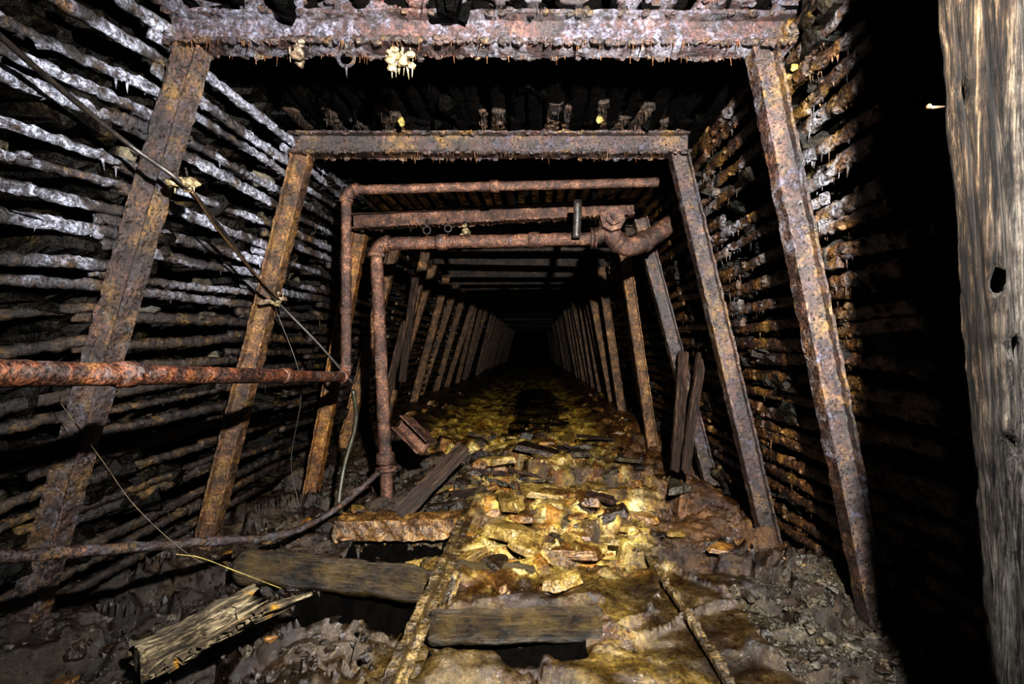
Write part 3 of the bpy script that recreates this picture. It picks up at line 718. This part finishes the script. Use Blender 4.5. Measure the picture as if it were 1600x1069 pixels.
for _ in range(65):   # pile beside the pipe foot
    rock(R.gauss(-.58,.25),R.gauss(3.75,.28),R.uniform(.03,.11),R.choice('ddggo'),.05)
for k in range(40):   # heaps along the leg bases
    y=R.uniform(5,10); sd=R.choice((-1,1)); x=R.uniform(.9,1.35) if sd>0 else R.uniform(-1.75,-1.2)
    rock(x,y,R.uniform(.04,.11),R.choice('doo'),.2)
for _ in range(45):
    y=R.uniform(1.45,2.3); x=R.uniform(.95,1.5); rock(x,y,R.uniform(.02,.06),'g' if R.random()<.7 else 'd')
for _ in range(60):
    y=R.uniform(1.5,3.6); x=R.uniform(-2.0,-1.0)
    if pits(x,y)>.02: continue
    rock(x,y,R.uniform(.03,.10),R.choice('gddddo'))
for k in range(50):
    y=R.uniform(1.3,4.4); z=R.uniform(.3,2.5); side=R.random()<.7
    if not side and y<1.8: y+=.7
    fx,sg=(xl,-1) if side else (xr,1)
    me=R.choice(meshes['g']); o=bpy.data.objects.new('rock_slab',me); COL.objects.link(o)
    s_=R.uniform(.08,.17); o.scale=(s_,s_,s_*.8); o.rotation_euler=(R.uniform(-.5,.5),1.3*sg+R.uniform(-.5,.5),R.uniform(-.8,.8))
    o.location=(fx(z)+sg*(.14+s_*.5),y,z); tag(o,'grey slate slab wedged behind lagging bars','rock','slate slabs behind the lagging')
for px,py,Y,s_ in ((628,190,2.78,.045),(936,185,2.80,.045),(1240,107,1.95,.03)):
    o=bpy.data.objects.new('hanging_flake',rockmesh('flake',px,m_yelc,(.8,.4,.9))); COL.objects.link(o); o.scale=(s_,)*3; o.location=W(px,py,Y); tag(o,'yellow mineral flake clinging beneath roof lagging','mineral flake','yellow mineral flakes')
tmpl=[]
for i in range(8):
    bm=hull(i+500,9,(1,.8,.6)); bmesh.ops.triangulate(bm,faces=bm.faces); bm.verts.index_update()
    tmpl.append(([v.co.copy() for v in bm.verts],[tuple(v.index for v in f.verts) for f in bm.faces])); bm.free()
def gravel(name,n,fx,fy,smin,smax,mat,label,cond=lambda x,y:True):
    parts=[]
    for _ in range(n):
        x=fx();y=fy()
        if not cond(x,y): continue
        s_=smin+(smax-smin)*R.random()**2.5; v,f=R.choice(tmpl); M=Matrix.Rotation(R.uniform(0,6.28),3,Vector((R.random(),R.random(),R.random())).normalized())
        c=Vector((x,y,fh(x,y)+s_*.2)); parts.append(([M@(q*s_)+c for q in v],f))
    v,f=merge(parts); o=mk(name,v,f,mat,smooth=False,recalc=False); o['kind']='stuff'; tag(o,label,'gravel')
gravel('grey_gravel',3000,lambda:R.uniform(.95,1.65),lambda:R.uniform(1.35,2.4),.004,.024,m_grey,'loose grey slate gravel heaped beside mud',lambda x,y:N(x*4,y*4)>-.25)
gravel('ochre_gravel',1500,lambda:R.gauss(.1,.5),lambda:R.uniform(2.3,7),.004,.020,m_yel,'ochre coated gravel scattered over the floor',lambda x,y:mudmask(x,y)<.4 and pits(x,y)<.03 and -1.3<x<1.2)
gravel('rusty_gravel',2000,lambda:R.uniform(-1.5,1.5),lambda:R.uniform(2.2,6.5),.005,.024,m_orr,'rust coloured gravel and flakes in mud',lambda x,y:mudmask(x,y)<.7 and pits(x,y)<.03)
gravel('dark_gravel',3400,lambda:R.uniform(-2.1,-.6),lambda:R.uniform(1.3,4.5),.005,.032,m_drk,'dark gravel and debris under lagging',lambda x,y:pits(x,y)<.03)
pts=[]
n=60
for k in range(n):
    a=2*math.pi*k/n; r=1+.35*N(math.cos(a)*2,math.sin(a)*2,4)
    pts.append((.05+.6*r*math.cos(a),8.9+3.4*r*math.sin(a),.205))
o=mk('puddle',pts+[(.05,8.9,.205)],[(k,(k+1)%n,n) for k in range(n)],m_water,recalc=False); tag(o,'still dark shallow puddle along drift centre','puddle')

# ------------------------------------------------------------------ light, world, camera
ld=bpy.data.lights.new('flash','SPOT'); ld.energy=2000; ld.shadow_soft_size=.03; ld.spot_size=math.radians(132); ld.spot_blend=1.0; ld.color=(1,.98,.95)
lo=bpy.data.objects.new('flash',ld); lo.location=(.36,.0,ZC+.68); lo.rotation_euler=(math.radians(81),0,math.radians(8)); COL.objects.link(lo)
w=bpy.data.worlds.new('dark'); scene.world=w; w.use_nodes=True
w.node_tree.nodes['Background'].inputs[0].default_value=(.5,.55,.7,1); w.node_tree.nodes['Background'].inputs[1].default_value=.0008
cam=bpy.data.cameras.new('camera'); cam.sensor_width=36; cam.lens=16.0; cam.shift_x=-35/1600; cam.shift_y=10.5/1600; cam.clip_start=.02
co=bpy.data.objects.new('camera',cam); co.location=(0,0,ZC); co.rotation_euler=(math.radians(90),0,0); COL.objects.link(co); scene.camera=co
scene.view_settings.view_transform='Standard'
try: scene.view_settings.look='High Contrast'
except Exception as ex: print('look',ex)
